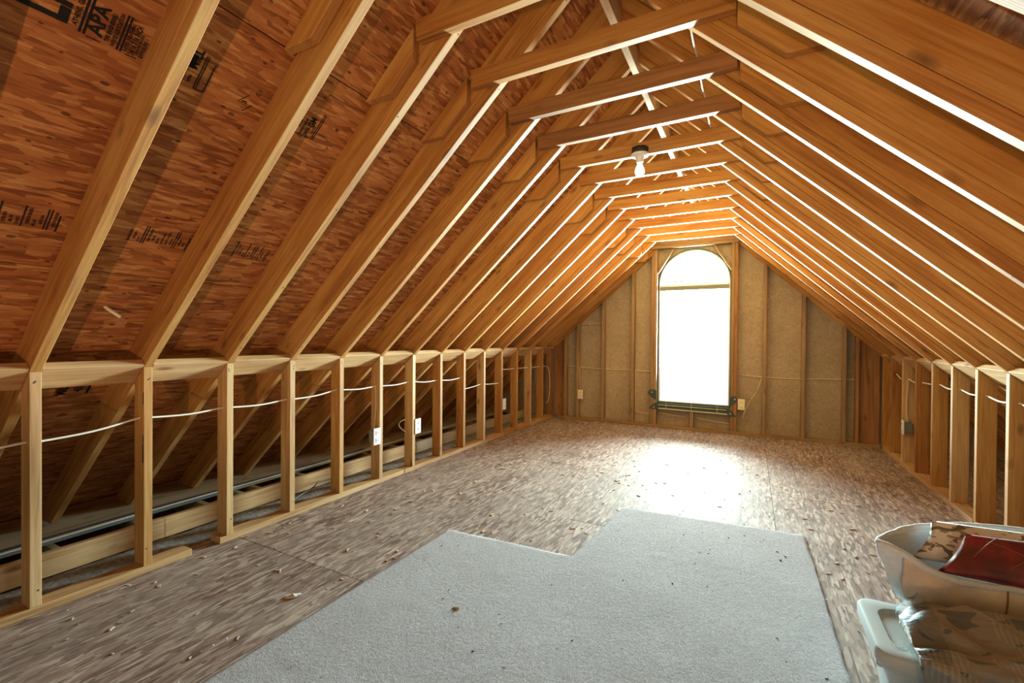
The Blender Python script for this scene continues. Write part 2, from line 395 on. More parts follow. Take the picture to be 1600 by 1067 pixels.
# ---------------------------------------------------------------- floor
floor = empty('floor', kind='structure')
fx = [-3.05, -2.295, -1.075, .145, 1.365, 2.25]
starts = [1.61, 1.61, .39, 1.61, .39]
for i in range(5):
    x0, x1 = fx[i]+.0012, fx[i+1]-.0012
    ys = [YB]; y = starts[i]
    while y > YB: y -= 2.4384
    y += 2.4384
    while y < YW: ys.append(y); y += 2.4384
    ys.append(YW)
    for a, b in zip(ys, ys[1:]):
        me_mat = OSB_FLOOR if i > 0 else OSB_FLOOR
        # local x across the room (strands run across), local y along
        c = ((x0+x1)/2, (a+b)/2)
        me = box_mesh(x1-x0, b-a-.0024, .018, me_mat, .001)
        # rotate so that local X runs along Y and local Y across (printed nailing lines run along the room)
        me = box_mesh(b-a-.0024, x1-x0, .018, me_mat, .001)
        M = Matrix.Translation((c[0], c[1], -.009+random.uniform(-.0008, .0008))) @ Matrix.Rotation(math.radians(90), 4, 'Z')
        part(link('floor_panel', me, me_mat, None, M), floor)
bx(floor, 'subfloor', -4.05, 2.6, YB-.1, YW+.3, -.36, -.30, GYPSUM, bev=0)
for k in range(-8, 15):
    yy = YN(k)-.085
    bx(floor, 'floor_joist', -3.93, -3.03, yy-.019, yy+.019, -.26, -.035, PINE_GREY)
bx(floor, 'floor_joist', -3.93, -3.03, 2.11, 2.148, -.26, -.03, PINE_GREY)
# flat eave plate the rafters land on, board on edge at the edge of the decking
bx(floor, 'eave_plate', -4.05, -3.64, YB, 2.9, -.034, .006, PINE_GREY, 'y')
bx(floor, 'eave_plate', -4.05, -3.64, 2.903, YW, -.034, .006, PINE_GREY, 'y')
board(floor, 'edge_board', (-3.082, YB, .059), (-3.082, 1.39, .061), (0, 0, 1), .118, .036, PINE_PALE)
board(floor, 'edge_board', (-3.088, 1.395, .058), (-3.075, 3.65, .060), (0, 0, 1), .116, .036, PINE_PALE)
board(floor, 'edge_board', (-3.079, 3.66, .056), (-3.082, YW-.1, .056), (0, 0, 1), .110, .036, PINE_GREY)
# dusty drift of insulation against the decking edge under the eave
bm = bmesh.new(); g = []
nx, ny = 12, 180
for j in range(ny+1):
    y = YB+.3+(6.2-YB-.3)*j/ny; row = []
    for i in range(nx+1):
        u = i/nx; x = -3.055+u*.25
        z = .004+.030*math.sin(math.pi*min(1, u*1.15))*(.5+.6*pnoise((x*4, y*3, 0)))+.007*pnoise((x*30, y*30, 2))
        if i in (0, nx): z = -.002
        row.append(bm.verts.new((x, y, z)))
    g.append(row)
for j in range(ny):
    for i in range(nx): bm.faces.new((g[j][i], g[j][i+1], g[j+1][i+1], g[j+1][i]))
DUST = simple('grey_lint_dust', (.26, .245, .23), .98, .05, var=.5, vs=45, bmp=.8)
o = link('dust_drift', bm_mesh(bm, 'dust_drift', True), DUST, None, None, 'stuff'); part(o, floor)
# far eave on the right, closing boards
bx(floor, 'eave_plate', 2.252, 2.54, YB, YW, -.034, .006, PINE_GREY, 'y')

# ---------------------------------------------------------------- roof
ceiling = empty('ceiling', kind='structure')
# every rafter carries a narrow strip nailed under its lower edge
EL, ER = -4.06, 2.53
def lay(side, d0, d1, x0, x1):
    """band of a rafter between depths d0 and d1 above its underside, from the ridge to the eave, never below the plate"""
    z, m, a = (zl, ML, AL) if side == 'L' else (zr, -MR, AR)
    zz = lambda x, d: z(x)+d/math.cos(a)
    pts = [(x0, zz(x0, d0)), (x0, zz(x0, d1))]
    for d in (d1, d0):
        xe = x1; zb = .0075
        if zz(xe, d) < zb: xe = (zb-zz(0, d))/m
        pts.append((xe, zz(xe, d)))
    if pts[2][1] > zb+.001: pts.insert(3, (x1, zb))
    return pts
RUP_L = lay('L', .045, .162, XRID-.019, EL); RLO_L = lay('L', 0, .0435, XRID-.019, EL)
RUP_R = lay('R', .045, .162, XRID+.019, ER)[::-1]; RLO_R = lay('R', 0, .0435, XRID+.019, ER)[::-1]
FR = list(range(-3, NL+1))
for n in FR:
    jit = random.uniform(-.002, .002); j2 = random.uniform(-.0015, .0015)
    m = PINE_DARK if n in (11,) else PINE
    o1 = prism(ceiling, 'rafter', RUP_L, YN(n)+jit, .037, AL, m, ('RUL', m.name))
    o2 = prism(ceiling, 'furring_strip', RLO_L, YN(n)+j2, .038, AL, PINE, ('RLL',))
    o3 = prism(ceiling, 'rafter', RUP_R, YN(n)-jit, .037, -AR, m, ('RUR', m.name))
    o4 = prism(ceiling, 'furring_strip', RLO_R, YN(n)-j2, .038, -AR, PINE, ('RLR',))
    # the first rafters sag a little towards the ridge
    for os_, px_, pz_, ang in (((o1, o2), XL, ZL, {0: .020, 1: .009}.get(n, 0)), ((o3, o4), XR, ZR, {1: -.032, 2: -.022, 3: -.009}.get(n, 0))):
        if ang:
            R = Matrix.Translation((px_, 0, pz_)) @ Matrix.Rotation(ang, 4, 'Y') @ Matrix.Translation((-px_, 0, -pz_))
            for o in os_: o.matrix_world = R @ o.matrix_basis
bx(ceiling, 'ridge_board', XRID-.019, XRID+.019, YB, 2.95, 2.80, 3.04, PINE_PALE, 'y')
bx(ceiling, 'ridge_board', XRID-.019, XRID+.019, 2.953, YW, 2.80, 3.04, PINE_PALE, 'y')
# collar ties on the near side of the rafters
for n in range(-2, NL+1):
    a, b2 = random.uniform(-.012, .012), random.uniform(-.012, .012)
    if n == 3: b2 = .0
    dz = random.uniform(-.003, .003)
    m = PINE_DARK if n in (4, 5) else PINE
    poly = [(-1.262+a*0, 2.455), (-1.268, 2.544), (-.075, 2.544), (-.07, 2.455)]
    poly = poly[::-1]
    o = prism(ceiling, 'collar_tie', poly, YN(n)-.0385, .038, 0, m, ('TIE', m.name)); o.location.z += dz; o.location.x += a*.5
# splice boards beside the rafters
def scab(side, n, z0, lo, hi):
    if side == 'L':
        zz = lambda x, d: zl(x)+d/math.cos(AL); xa = lambda d: (z0-zz(0, d))/ML; x1 = -1.283
        prism(ceiling, 'splice_board', [(xa(lo), z0), (xa(hi), z0), (x1, zz(x1, hi)), (x1, zz(x1, lo))], YN(n)-.039, .038, AL, PINE)
    else:
        zz = lambda x, d: zr(x)+d/math.cos(AR); xa = lambda d: -(z0-zz(0, d))/MR; x0 = -.062
        prism(ceiling, 'splice_board', [(x0, zz(x0, lo)), (x0, zz(x0, hi)), (xa(hi), z0), (xa(lo), z0)][::-1], YN(n)-.039, .038, -AR, PINE)
for n in (0, 1, 2, 3, 4, 5, 6, 8, 9, 11, 12):
    scab('L', n, 2.262+random.uniform(-.015, .02), .060+random.uniform(-.008, .008), .160)
for n in (13, 14): scab('L', n, 2.27, .002, .150)
for n in (1, 2, 3, 4, 5, 6, 7, 8):
    scab('R', n, 2.236 if n < 5 else 2.27+random.uniform(0, .04), .047, .128)
# small flat bevel-ended blocks under some far rafters' ties are covered above
# roof sheathing: four foot courses, joints on the rafters
def deck(side):
    ca, sa = (math.cos(AL), math.sin(AL)) if side == 'L' else (math.cos(AR), math.sin(AR))
    if side == 'L': xs = [-4.05, -3.367, -2.458, -1.549, -.64]
    else:
        stp = 1.2192*ca; xs = [XRID+.004+stp*k for k in range(0, 5)]; xs[-1] = 2.55; 
    for i in range(len(xs)-1):
        x0, x1 = xs[i], xs[i+1]
        off = (0 if i % 2 == 0 else 3)
        ys = [YB]; k = -6+off-2
        while YN(k) < YW:
            if YN(k) > YB+.1: ys.append(YN(k))
            k += 6
        ys.append(YW)
        for a, b in zip(ys, ys[1:]):
            L = b-a-.003; W = (x1-x0)/ca-.004
            xm = (x0+x1)/2
            if side == 'L':
                zm = zl(xm)+DV; e = Vector((ca, 0, sa)); nr = Vector((-sa, 0, ca))
            else:
                zm = zr(xm)+DVR; e = Vector((ca, 0, -sa)); nr = Vector((sa, 0, ca))
            c = Vector((xm, (a+b)/2, zm)) + nr*(.0060+random.uniform(0, .0015))
            x_ = Vector((0, 1, 0)); y_ = e; z_ = x_.cross(y_)
            M = Matrix(((x_.x, y_.x, z_.x, c.x), (x_.y, y_.y, z_.y, c.y), (x_.z, y_.z, z_.z, c.z), (0, 0, 0, 1)))
            part(link('roof_panel', box_mesh(L, W, .011, OSB_ROOF, .0008), OSB_ROOF, None, M), ceiling)
deck('L'); deck('R')
# felt outside the sheathing keeps the roof dark at the joints
for side in 'LR':
    if side == 'L':
        poly = [(XRID, ZRID+DV+.02), (XRID, ZRID+DV+.06), (-4.2, zl(-4.2)+DV+.06), (-4.2, zl(-4.2)+DV+.018)]
        poly[0] = (XRID, zl(XRID)+DV+.018); poly[1] = (XRID, zl(XRID)+DV+.06)
    else: poly = [(XRID, zr(XRID)+DVR+.018), (2.7, zr(2.7)+DVR+.018), (2.7, zr(2.7)+DVR+.06), (XRID, zr(XRID)+DVR+.06)]
    prism(ceiling, 'roofing_felt', poly, (YB+YW)/2, YW-YB+.5, 0, FELT, bev=0)
# eave closures
bx(ceiling, 'fascia_board', -4.12, -4.06, YB-.1, YW+.1, -.36, zl(-4.09)+DV+.03, PINE_DARK, 'y', 0)
bx(ceiling, 'fascia_board', 2.56, 2.62, YB-.1, YW+.1, -.36, max(.1, zr(2.6)+DVR+.05), PINE_DARK, 'y', 0)

# ink stamps printed on the roof sheathing
def deckpt(x, y, off=.0012):
    return Vector((x, y, zl(x)+DV)) + Vector((math.sin(AL), 0, -math.cos(AL)))*off
def text_mesh(lines, bars):
    """lines: (text, size, across, along); across = +Y distance, along = up-slope start. bars: (a0,a1,l0,l1)"""
    bm = bmesh.new()
    for t, size, ac, al, sq in lines:
        cu = bpy.data.curves.new('t', 'FONT'); cu.body = t; cu.size = size; cu.resolution_u = 2; cu.offset = size*.03
        ob = bpy.data.objects.new('t', cu); COL.objects.link(ob)
        bpy.context.view_layer.update()
        me = bpy.data.meshes.new_from_object(ob.evaluated_get(bpy.context.evaluated_depsgraph_get()))
        me.transform(Matrix.Translation((al, -ac, 0)) @ Matrix.Diagonal((sq, 1, 1, 1))); bm.from_mesh(me)
        bpy.data.objects.remove(ob); bpy.data.meshes.remove(me); bpy.data.curves.remove(cu)
    for a0, a1, l0, l1 in bars:
        vs = [bm.verts.new((l, -a, 0)) for l, a in ((l0, a0), (l1, a0), (l1, a1), (l0, a1))]; bm.faces.new(vs)
    me = bpy.data.meshes.new('ink'); bm.to_mesh(me); bm.free(); me.materials.append(INK); return me
def stamp(x, y, lines, bars, name='ink_stamp', rot=0):
    ca, sa = math.cos(AL), math.sin(AL); o = deckpt(x, y)
    e1 = Vector((ca, 0, sa)); e2 = Vector((0, -1, 0)); e3 = e1.cross(e2)
    M = Matrix(((e1.x, e2.x, e3.x, o.x), (e1.y, e2.y, e3.y, o.y), (e1.z, e2.z, e3.z, o.z), (0, 0, 0, 1))) @ Matrix.Rotation(rot, 4, 'Z')
    part(link(name, text_mesh(lines, bars), INK, None, M), ceiling)
# large grade stamp (reads up the slope), between the first two rafters on the left
stamp(-1.752, .425, [('LP', .155, .118, -.006, .62), ('ATHENS, GEORGIA', .0165, .142, .006, .9),
     ('APA', .052, .198, .004, .95), ('THE ENGINEERED', .0150, .216, .0, .75), ('WOOD ASSOCIATION', .0150, .232, -.006, .7),
     ('RATED SHEATHING', .0135, .263, -.004, .78), ('24/16 7/16 INCH', .022, .281, -.006, .62), ('SIZED FOR SPACING', .010, .290, .0, .75),
     ('EXPOSURE 1', .0135, .303, -.004, .9), ('418', .017, .318, .03, .9)],
     [(.147, .153, -.008, .13), (.157, .163, -.008, .13), (.237, .242, -.010, .105), (.246, .251, -.010, .105), (.320, .323, -.012, .02), (.320, .323, .065, .11), (.166, .200, -.012, -.009), (.262, .29, -.013, -.010)])
stamp(-1.765, .82, [('MILL', .045, .055, .06, .8), ('EXPOSURE', .016, .03, .0, .8), ('SPAN', .014, .05, .01, .8)],
     [(.02, .045, .06, .11), (.066, .069, -.005, .125), (.073, .076, .0, .125), (.098, .102, .0, .10), (.066, .10, -.006, -.002)])
stamp(-1.76, 1.21, [('SHEATHING', .016, .105, .0, .9), ('GM', .040, .14, .045, .8), ('24/16', .026, .13, .0, .7), ('RATED', .014, .15, .02, .9), ('APA', .02, .085, .03, .9)],
     [(.155, .159, -.006, .125), (.164, .168, -.006, .125), (.060, .064, .0, .12), (.066, .15, -.005, -.001)])
stamp(-1.76, 1.415, [('1', .03, .05, .085, .8), (':', .03, .04, .02, .8)], [])
stamp(-1.72, 1.03, [('C 1', .020, .065, .012, 1.)], [])
stamp(-1.755, 1.02, [('3', .026, .045, .01, 1.)], [])
stamp(-1.745, 1.035, [], [(.0, .003, .0, .045)], rot=-.6)
stamp(-1.770, 1.060, [], [(.0, .003, .0, .045)], rot=-.6)
stamp(-1.785, 1.005, [('5', .018, .0, .0, 1.)], [])
SMALL = ['SHEATHING SPAN', 'RATED 24/16', 'EXPOSURE 1', '7/16 INCH', 'PS 2-92', 'THIS SIDE DOWN', 'SIZED FOR SPACING', 'MILL 418', 'PRP 108']
for (x, y, wd, seed) in ((-2.318, .53, .155, 1), (-2.312, .895, .225, 2), (-2.306, 1.325, .17, 3)):
    rr = random.Random(seed); ls = []; bs = []; a = .012
    while a < wd:
        if rr.random() < .3: bs.append((a-.003, a+.001, -.004, .092)); a += .009
        else:
            ls.append((rr.choice(SMALL), .0125, a+.008, rr.uniform(0, .02), .62)); a += .0165
    bs.append((wd+.004, wd+.009, -.006, .07)); stamp(x, y, ls, bs)
# faint stamps low on the sheathing behind the knee wall
for (x, y) in ((-3.13, .52), (-3.10, .93)):
    stamp(x, y, [('MILL', .06, .03, .0, .7), ('418', .05, .09, .02, .8)], [(.11, .12, 0, .07), (.0, .003, -.01, .06)])
del SMALL

# nail heads showing on the undersides of the strips and ties
bm = bmesh.new(); rr = random.Random(5)
def dot(p, nr, r=.0042):
    nr = Vector(nr).normalized(); a = nr.orthogonal().normalized(); b = nr.cross(a)
    bm.faces.new([bm.verts.new(Vector(p)+nr*.0006+(a*math.cos(k*math.pi/3)+b*math.sin(k*math.pi/3))*r) for k in range(6)])
for n in range(2, NL+1):
    for side in 'LR':
        x = .10
        while x < 1.95:
            dy = rr.uniform(-.009, .009)
            if side == 'L': px = XL+x; dot((px, YN(n)+dy, zl(px)), (math.sin(AL), 0, -math.cos(AL)))
            elif n > 3: px = XR-x; dot((px, YN(n)+dy, zr(px)), (-math.sin(AR), 0, -math.cos(AR)))
            x += rr.uniform(.22, .42)
me = bpy.data.meshes.new('nail_heads'); bm.to_mesh(me); bm.free()
part(link('nail_heads', me, SLOT, None, None, 'stuff'), ceiling)

# ---------------------------------------------------------------- knee walls
wl = empty('wall_left', kind='structure'); wr = empty('wall_right', kind='structure')
SD = .094
STL = [(XL, .038), (XL-SD, .038), (XL-SD, zl(XL-SD)-.001), (XL, zl(XL)-.001)]
STR = [(XR, .038), (XR, ZR-.001), (XR+SD, zr(XR+SD)-.001), (XR+SD, .038)]
for n in range(-2, NL):
    m = PINE if n % 3 else PINE_PALE
    if n in (0, 2, 5): m = PINE_PALE
    prism(wl, 'stud', STL[::-1], YN(n)+random.uniform(-.001, .001), .038, math.pi/2, m, ('STL', m.name))
    prism(wr, 'stud', STR, YN(n)+.007+random.uniform(-.002, .002), .038, math.pi/2, m, ('STR', m.name))
prism(wl, 'stud', STL[::-1], YN(14)-.06, .038, math.pi/2, PINE_DARK, ('STL', 'd'))
prism(wr, 'stud', STR, YN(14)-.06, .038, math.pi/2, PINE, ('STR', 'd'))
bm = bmesh.new()
for n in range(-1, NL):
    for z in (.985, .12, 1.0):
        dot((XL, YN(n)+rr.uniform(-.010, .010), z+rr.uniform(-.02, .02)), (1, 0, 0), .0038)
        if n > 6: dot((XR, YN(n)+.007+rr.uniform(-.010, .010), z+rr.uniform(-.02, .02)), (-1, 0, 0), .0038)
me = bpy.data.meshes.new('nail_heads'); bm.to_mesh(me); bm.free()
part(link('nail_heads', me, SLOT, None, None, 'stuff'), wl)
# dark paint smears on the second stud
for z0, z1, wd in ((.855, .915, .006), (.66, .70, .007), (.56, .655, .011)):
    bx(wl, 'paint_smear', XL-wd-.001, XL-.001, YN(1)-.0205, YN(1)-.0185, z0, z1, SLOT, 'z', .0006)
# sloping blocks between rafters at the top of the studs
for n in range(-2, NL):
    y0, y1 = YN(n)+.0195, YN(n+1)-.0195
    dz = random.uniform(-.003, .003)
    m = PINE_PALE
    # left: underside flush with rafter underside, upper end at the stud faces
    xm = XL-.5*.142*math.cos(AL)+.012; nr = Vector((-math.sin(AL), 0, math.cos(AL)))
    c = Vector((xm, 0, zl(xm)+dz)) + nr*.0185
    board(wl, 'blocking', (c.x, y0, c.z), (c.x, y1, c.z), (math.cos(AL), 0, math.sin(AL)), .142, .036, m)
    xm = XR+.5*.142*math.cos(AR)-.012; nr = Vector((math.sin(AR), 0, math.cos(AR)))
    c = Vector((xm, 0, zr(xm)+dz)) + nr*.0185
    board(wr, 'blocking', (c.x, y0, c.z), (c.x, y1, c.z), (math.cos(AR), 0, -math.sin(AR)), .142, .036, m)
# bottom plates, the left one broken by a gap near the third stud
def plate(par, x0, x1, y0, y1, m): return bx(par, 'bottom_plate', x0, x1, y0, y1, .0005, .0375, m, 'y')
plate(wl, XL-.096, XL, YB, 1.352, PINE_PALE); plate(wl, XL-.099, XL-.003, 1.500, 3.06, PINE_PALE)
plate(wl, XL-.096, XL, 3.064, 4.86, PINE_PALE); plate(wl, XL-.098, XL-.002, 4.863, YW-.1, PINE)
plate(wr, XR, XR+.096, YB, 2.4, PINE_PALE); plate(wr, XR+.002, XR+.098, 2.404, 4.02, PINE_PALE); plate(wr, XR, XR+.096, 4.024, YW-.1, PINE_PALE)

# ---------------------------------------------------------------- gable wall with arched window
wf = empty('wall_far', kind='structure')
WX0, WX1, WZ0, WSP = -1.142, -.247, .338, 1.955
WCX = (WX0+WX1)/2; WR = (WX1-WX0)/2
def roofz(x): return min(zl(x)+DV, zr(x)+DVR)-.004
def arc(r, n=28, z0=WSP, a0=0, a1=math.pi): return [(WCX+r*math.cos(a0+(a1-a0)*i/n), z0+r*math.sin(a0+(a1-a0)*i/n)) for i in range(n+1)]
def gpanel(poly, yo=0): prism(wf, 'sheathing_panel', poly, YW+.008+yo, .012, 0, FIBRE, bev=.0008)
def column(x0, x1, z0=-.02, z1=None):
    g = .0015
    top = [(x1-g, min(z1, roofz(x1-g)) if z1 else roofz(x1-g))]
    if x0 < XRID < x1 and not z1: top.append((XRID, roofz(XRID)))
    top.append((x0+g, min(z1, roofz(x0+g)) if z1 else roofz(x0+g)))
    gpanel([(x0+g, z0), (x1-g, z0)]+top)
column(-4.0, -3.10); column(-3.10, -2.27)
column(-2.27, -1.885, -.02, 1.395); column(-2.27, -1.885, 1.398)
column(-1.885, -1.46); column(-1.46, -1.19)
column(-1.19, -.20, -.02, WZ0-.002)
# piece above and beside the arch
poly = [(-1.189, WZ0+.001), (WX0, WZ0+.001), (WX0, WSP)] + arc(WR)[::-1][1:-1] + [(WX1, WSP), (WX1, WZ0+.001), (-.201, WZ0+.001), (-.201, roofz(-.201)), (XRID, roofz(XRID)), (-1.189, roofz(-1.189))]
gpanel(poly)
column(-.20, .145); column(.145, .545); column(.545, .945); column(.945, 1.75); column(1.75, 2.55)
GS = YW-.089
for side in (0, 1):
    xs_ = (-4.1, WCX) if side == 0 else (WCX, 2.62)
    q = arc(WR+.02, 28)
    if side == 0: pl_ = [(WCX, WZ0-.03), (WX0-.02, WZ0-.03), (WX0-.02, WSP)] + q[::-1][1:15] + [(WCX, roofz(WCX)+.02), (-4.1, zl(-4.1)+DV+.02), (-4.1, -.3), (WCX, -.3)]
    else: pl_ = [(WCX, WZ0-.03), (WCX, -.3), (2.62, -.3), (2.62, zr(2.62)+DVR+.02), (XRID, roofz(XRID)+.03), (WCX, roofz(WCX)+.02)] + q[1:15][::-1] + [(WX1+.02, WSP), (WX1+.02, WZ0-.03)]
    prism(wf, 'wall_wrap', pl_, YW+.035, .03, 0, FELT, bev=0)
def gstud(x0, wd=.038, z1=None, z0=.038, m=None, name='stud', y0=None):
    m = m or PINE_WALL; x1 = x0+wd; low = lambda x: min(zl(x), zr(x))-.002
    za = min(low(x0), z1) if z1 else low(x0); zb = min(low(x1), z1) if z1 else low(x1)
    yy0 = GS if y0 is None else y0
    prism(wf, name, [(x0, z0), (x1, z0), (x1, zb), (x0, za)], (yy0+YW)/2, YW-yy0-.001, math.pi/2, m)
for x in (-2.300, -1.918, -1.494, .118, .522, .920): gstud(x)
gstud(-2.668, .165, m=PINE_DARK, y0=YW-.045); gstud(-2.495, .038)
gstud(1.08, .19, m=PINE_DARK, y0=YW-.045); gstud(1.045, .032, m=PINE_DARK)
gstud(-1.225, .036, 2.43); gstud(-1.187, .036, 2.43); gstud(-.238, .036, 2.43); gstud(-.200, .036, 2.43, m=PINE_DARK)
gstud(-.715, .038, .245)
# plates, header, rough sill
bx(wf, 'bottom_plate', -2.60, -.15, GS-.004, YW-.001, 0.0005, .037, PINE_WALL); bx(wf, 'bottom_plate', -.147, 1.28, GS-.002, YW-.001, 0.0005, .037, PINE_WALL)
bx(wf, 'header', -1.232, -.158, GS, YW-.001, 2.432, 2.47, PINE_WALL); bx(wf, 'header', -1.225, -.17, GS, YW-.001, 2.472, 2.51, PINE_WALL)
board(wf, 'corner_brace', (-1.148, GS+.05, 2.10), (-.95, GS+.05, 2.42), (0, 1, 0), .06, .018, PINE_WALL)
board(wf, 'corner_brace', (-.241, GS+.05, 2.10), (-.44, GS+.05, 2.42), (0, 1, 0), .06, .018, PINE_WALL)
# window
win = empty('window_1', kind='structure')
def ring(name, r0, r1, y0, y1, mat, z0):
    """arched frame with jambs and bottom rail, one continuous profile"""
    o_ = [(WCX+r1, z0)] + arc(r1, 32) + [(WCX-r1, z0)]
    i_ = [(WCX+r0, z0+(r1-r0))] + arc(r0, 32) + [(WCX-r0, z0+(r1-r0))]
    bm = bmesh.new(); n = len(o_)
    V = [[bm.verts.new((x, y, z)) for x, z in pts] for pts, y in ((o_, y0), (i_, y0), (o_, y1), (i_, y1))]
    for j in range(n):
        k = (j+1) % n
        bm.faces.new((V[0][j], V[0][k], V[1][k], V[1][j])); bm.faces.new((V[2][j], V[2][k], V[3][k], V[3][j]))
        bm.faces.new((V[1][j], V[1][k], V[3][k], V[3][j])); bm.faces.new((V[0][j], V[0][k], V[2][k], V[2][j]))
    part(link(name, bm_mesh(bm, name), mat), win)
ring('window_flashing', WR-.006, WR+.012, YW-.012, YW+.06, GREENF, WZ0-.01)
ring('window_frame', WR-.022, WR-.006, YW-.004, YW+.075, VINYL, WZ0)
bx(win, 'window_rail', WX0+.02, WX1-.02, YW-.03, YW+.05, 1.860, 1.916, GREYBAR, bev=.003)
bx(win, 'sash_bar', WX0+.02, WX1-.02, YW-.006, YW+.03, 1.917, 1.936, VINYL, bev=.002)
board(win, 'blind_rail', (-1.06, YW-.006, 1.972), (-.72, YW-.006, 1.985), (0, 0, 1), .012, .012, GREYBAR, .001)
board(win, 'blind_rail', (-.71, YW-.006, 1.985), (-.31, YW-.006, 1.992), (0, 0, 1), .012, .012, GREYBAR, .001)
poly = [(WX1-.03, WZ0+.02), (WX1-.03, WSP)] + arc(WR-.025, 28)[1:-1] + [(WX0+.03, WSP), (WX0+.03, WZ0+.02)]
o = prism(win, 'window_pane', poly[::-1], YW+.045, .004, 0, GLASS, bev=0)
# dark sill wrap below the glass with two pale blind slats and three cords
bx(win, 'window_sill', -1.215, -.19, GS+.01, YW-.002, .252, .330, GREENF, bev=.002)
board(win, 'blind_slat', (-1.13, GS+.004, .308), (-.265, GS+.004, .302), (0, 0, 1), .006, .010, CREAM, .001)
board(win, 'blind_slat', (-1.15, GS+.002, .262), (-.265, GS+.002, .250), (0, 0, 1), .011, .014, CREAM, .001)
for x in (-1.02, -.70, -.39): tube('blind_cord', [(x, GS+.002, .35), (x, GS, .30), (x, GS-.002, .25)], .0022, CREAM, win)
def flap(pts, nail):
    o = prism(win, 'flashing_tab', pts, GS-.004, .003, 0, GREENF, bev=.0005)
    lathe('nail_head', [(0, 0), (.009, 0), (.009, .003), (0, .0035)], PLATE, (nail[0], GS-.006, nail[1]), win, 10, (math.radians(90), 0, 0))
def rnd_tab(cx, cz, r, px, pz):
    pts = [(cx+r*math.cos(a), cz+r*math.sin(a)) for a in [math.radians(d) for d in ((90, 120, 150, 180, 210) if px > cx else (-30, 0, 30, 60, 90))]]
    return pts
flap([(-1.145, .365), (-1.145, .50), (-1.19, .515), (-1.235, .51), (-1.258, .485), (-1.256, .45), (-1.235, .425)], (-1.205, .475))
flap([(-.243, .345), (-.205, .375), (-.170, .405), (-.158, .44), (-.163, .475), (-.19, .49), (-.243, .47)], (-.186, .448))
flap([(-1.165, .335), (-1.225, .285), (-1.245, .250), (-1.125, .250), (-1.125, .335)], (-1.18, .275))
flap([(-.285, .325), (-.285, .262), (-.23, .222), (-.165, .222), (-.215, .30)], (-.235, .26))

# back of the attic (behind the camera)
wb = empty('wall_back', kind='structure')
prism(wb, 'gable_panel', [(-4.1, -.35), (2.6, -.35), (2.6, .2), (XRID, 3.2), (-4.1, .2)], YB-.03, .05, 0, FIBRE, bev=0)

# ---------------------------------------------------------------- electrical
def outlet(loc, face, label, boxside, mat=PLATE, kindp='duplex'):
    """face: direction the plate looks; plate .078 x .122"""
    t = empty('electrical_outlet', loc, label=label, cat='outlet', group='electrical outlets')
    f = Vector(face); u = Vector((0, 0, 1)).cross(f).normalized(); L = Vector(loc)
    M = lambda off: Matrix(((u.x, 0, f.x, L.x+off.x), (u.y, 0, f.y, L.y+off.y), (0, 1, f.z, L.z+off.z), (0, 0, 0, 1)))
    pl = link('cover_plate', box_mesh(.080, .136, .007, mat, .003), mat, None, M(f*.0035)); part(pl, t)
    for s in (-1, 1):
        if kindp == 'duplex':
            rc = link('receptacle', box_mesh(.034, .036, .004, mat, .0018), mat, None, M(f*.0085+Vector((0, 0, .030*s)))); part(rc, t)
            for q in (-1, 1):
                sl = link('slot', box_mesh(.0035, .011, .001, SLOT, 0), SLOT, None, M(f*.011+Vector((0, 0, .032*s))+u*.008*q))
                sl.parent = rc; sl.matrix_parent_inverse = rc.matrix_world.inverted()
        else:
            sl = link('slot', box_mesh(.016, .008, .001, SLOT, 0), SLOT, None, M(f*.0078+Vector((0, 0, .026*s))+u*.004*s)); part(sl, t)
    b = link('wall_box', box_mesh(.058, .095, .062, BOXBL, .004), BOXBL, None, M(-f*.032+u*boxside)); part(b, t)
    return t
fxp = XL+.0015
outlet((fxp, YN(5)-.0195-.031, .393), (1, 0, 0), 'white outlet plate on the left wall, box on the near side of its stud', 0.001)
outlet((fxp, YN(6)+.0195+.031, .392), (1, 0, 0), 'white plate with two small dark slots, second from camera on left wall', -0.001, kindp='switch')
outlet((fxp, YN(10)+.0195+.031, .388), (1, 0, 0), 'small white outlet plate farthest along the left stud wall', -0.001, kindp='blank')
outlet((XR-.0015, YN(12)+.007-.0195-.031, .378), (-1, 0, 0), 'white outlet on the right stud wall with grey box visible', -0.001)
outlet((-2.262+.03, GS-.0015, .378), (0, -1, 0), 'ivory outlet on the far wall left of the arched window', 0.001, IVORY)
outlet((-.112, GS-.0015, .388), (0, -1, 0), 'ivory outlet beside the bottom right corner of the window', 0.001, IVORY)

def cable(pts, r, mat, label, group=None, name='electrical_cable'):
    o = tube(name, pts, r, mat); tag(o, label, 'cable', group); return o
# left run of cable through the studs
zz = {0: .741, 1: .784, 2: .782, 3: .783, 4: .807, 5: .799, 6: .802, 7: .782, 8: .777}
pts = [(-2.728, YN(-2), .73)]
for n in range(-1, 9):
    z = zz.get(n, .735); pts.append((-2.728, YN(n)-.02, z)); pts.append((-2.728, YN(n)+.02, z-.004))
    if n < 8: pts.append((-2.722, YN(n)+S/2, (z+zz.get(n+1, .741))/2-.012))
cable(pts, .0048, CABLE, 'white cable threaded through the near studs of the left wall')
cable([(-2.728, YN(8)-.02, .655), (-2.728, YN(8)+.02, .650), (-2.725, YN(8)+.2, .657), (-2.728, YN(9)-.02, .673), (-2.728, YN(9)+.02, .668), (-2.73, YN(9)+.2, .655), (-2.728, YN(10)-.02, .650)], .0045, CABLE,
      'short lower white cable between the middle left wall studs')
pts = [(-2.735, YN(10)-.02, .80)]
for n in (10, 11, 12, 13): pts += [(-2.735, YN(n)+.02, .812-.008*(n-10)), (-2.735, YN(n)+.2, .806-.008*(n-10))]
pts += [(-2.72, YN(13)+.27, .74), (-2.70, YN(13)+.28, .55), (-2.71, YN(13)+.27, .30), (-2.74, YN(13)+.25, .22)]
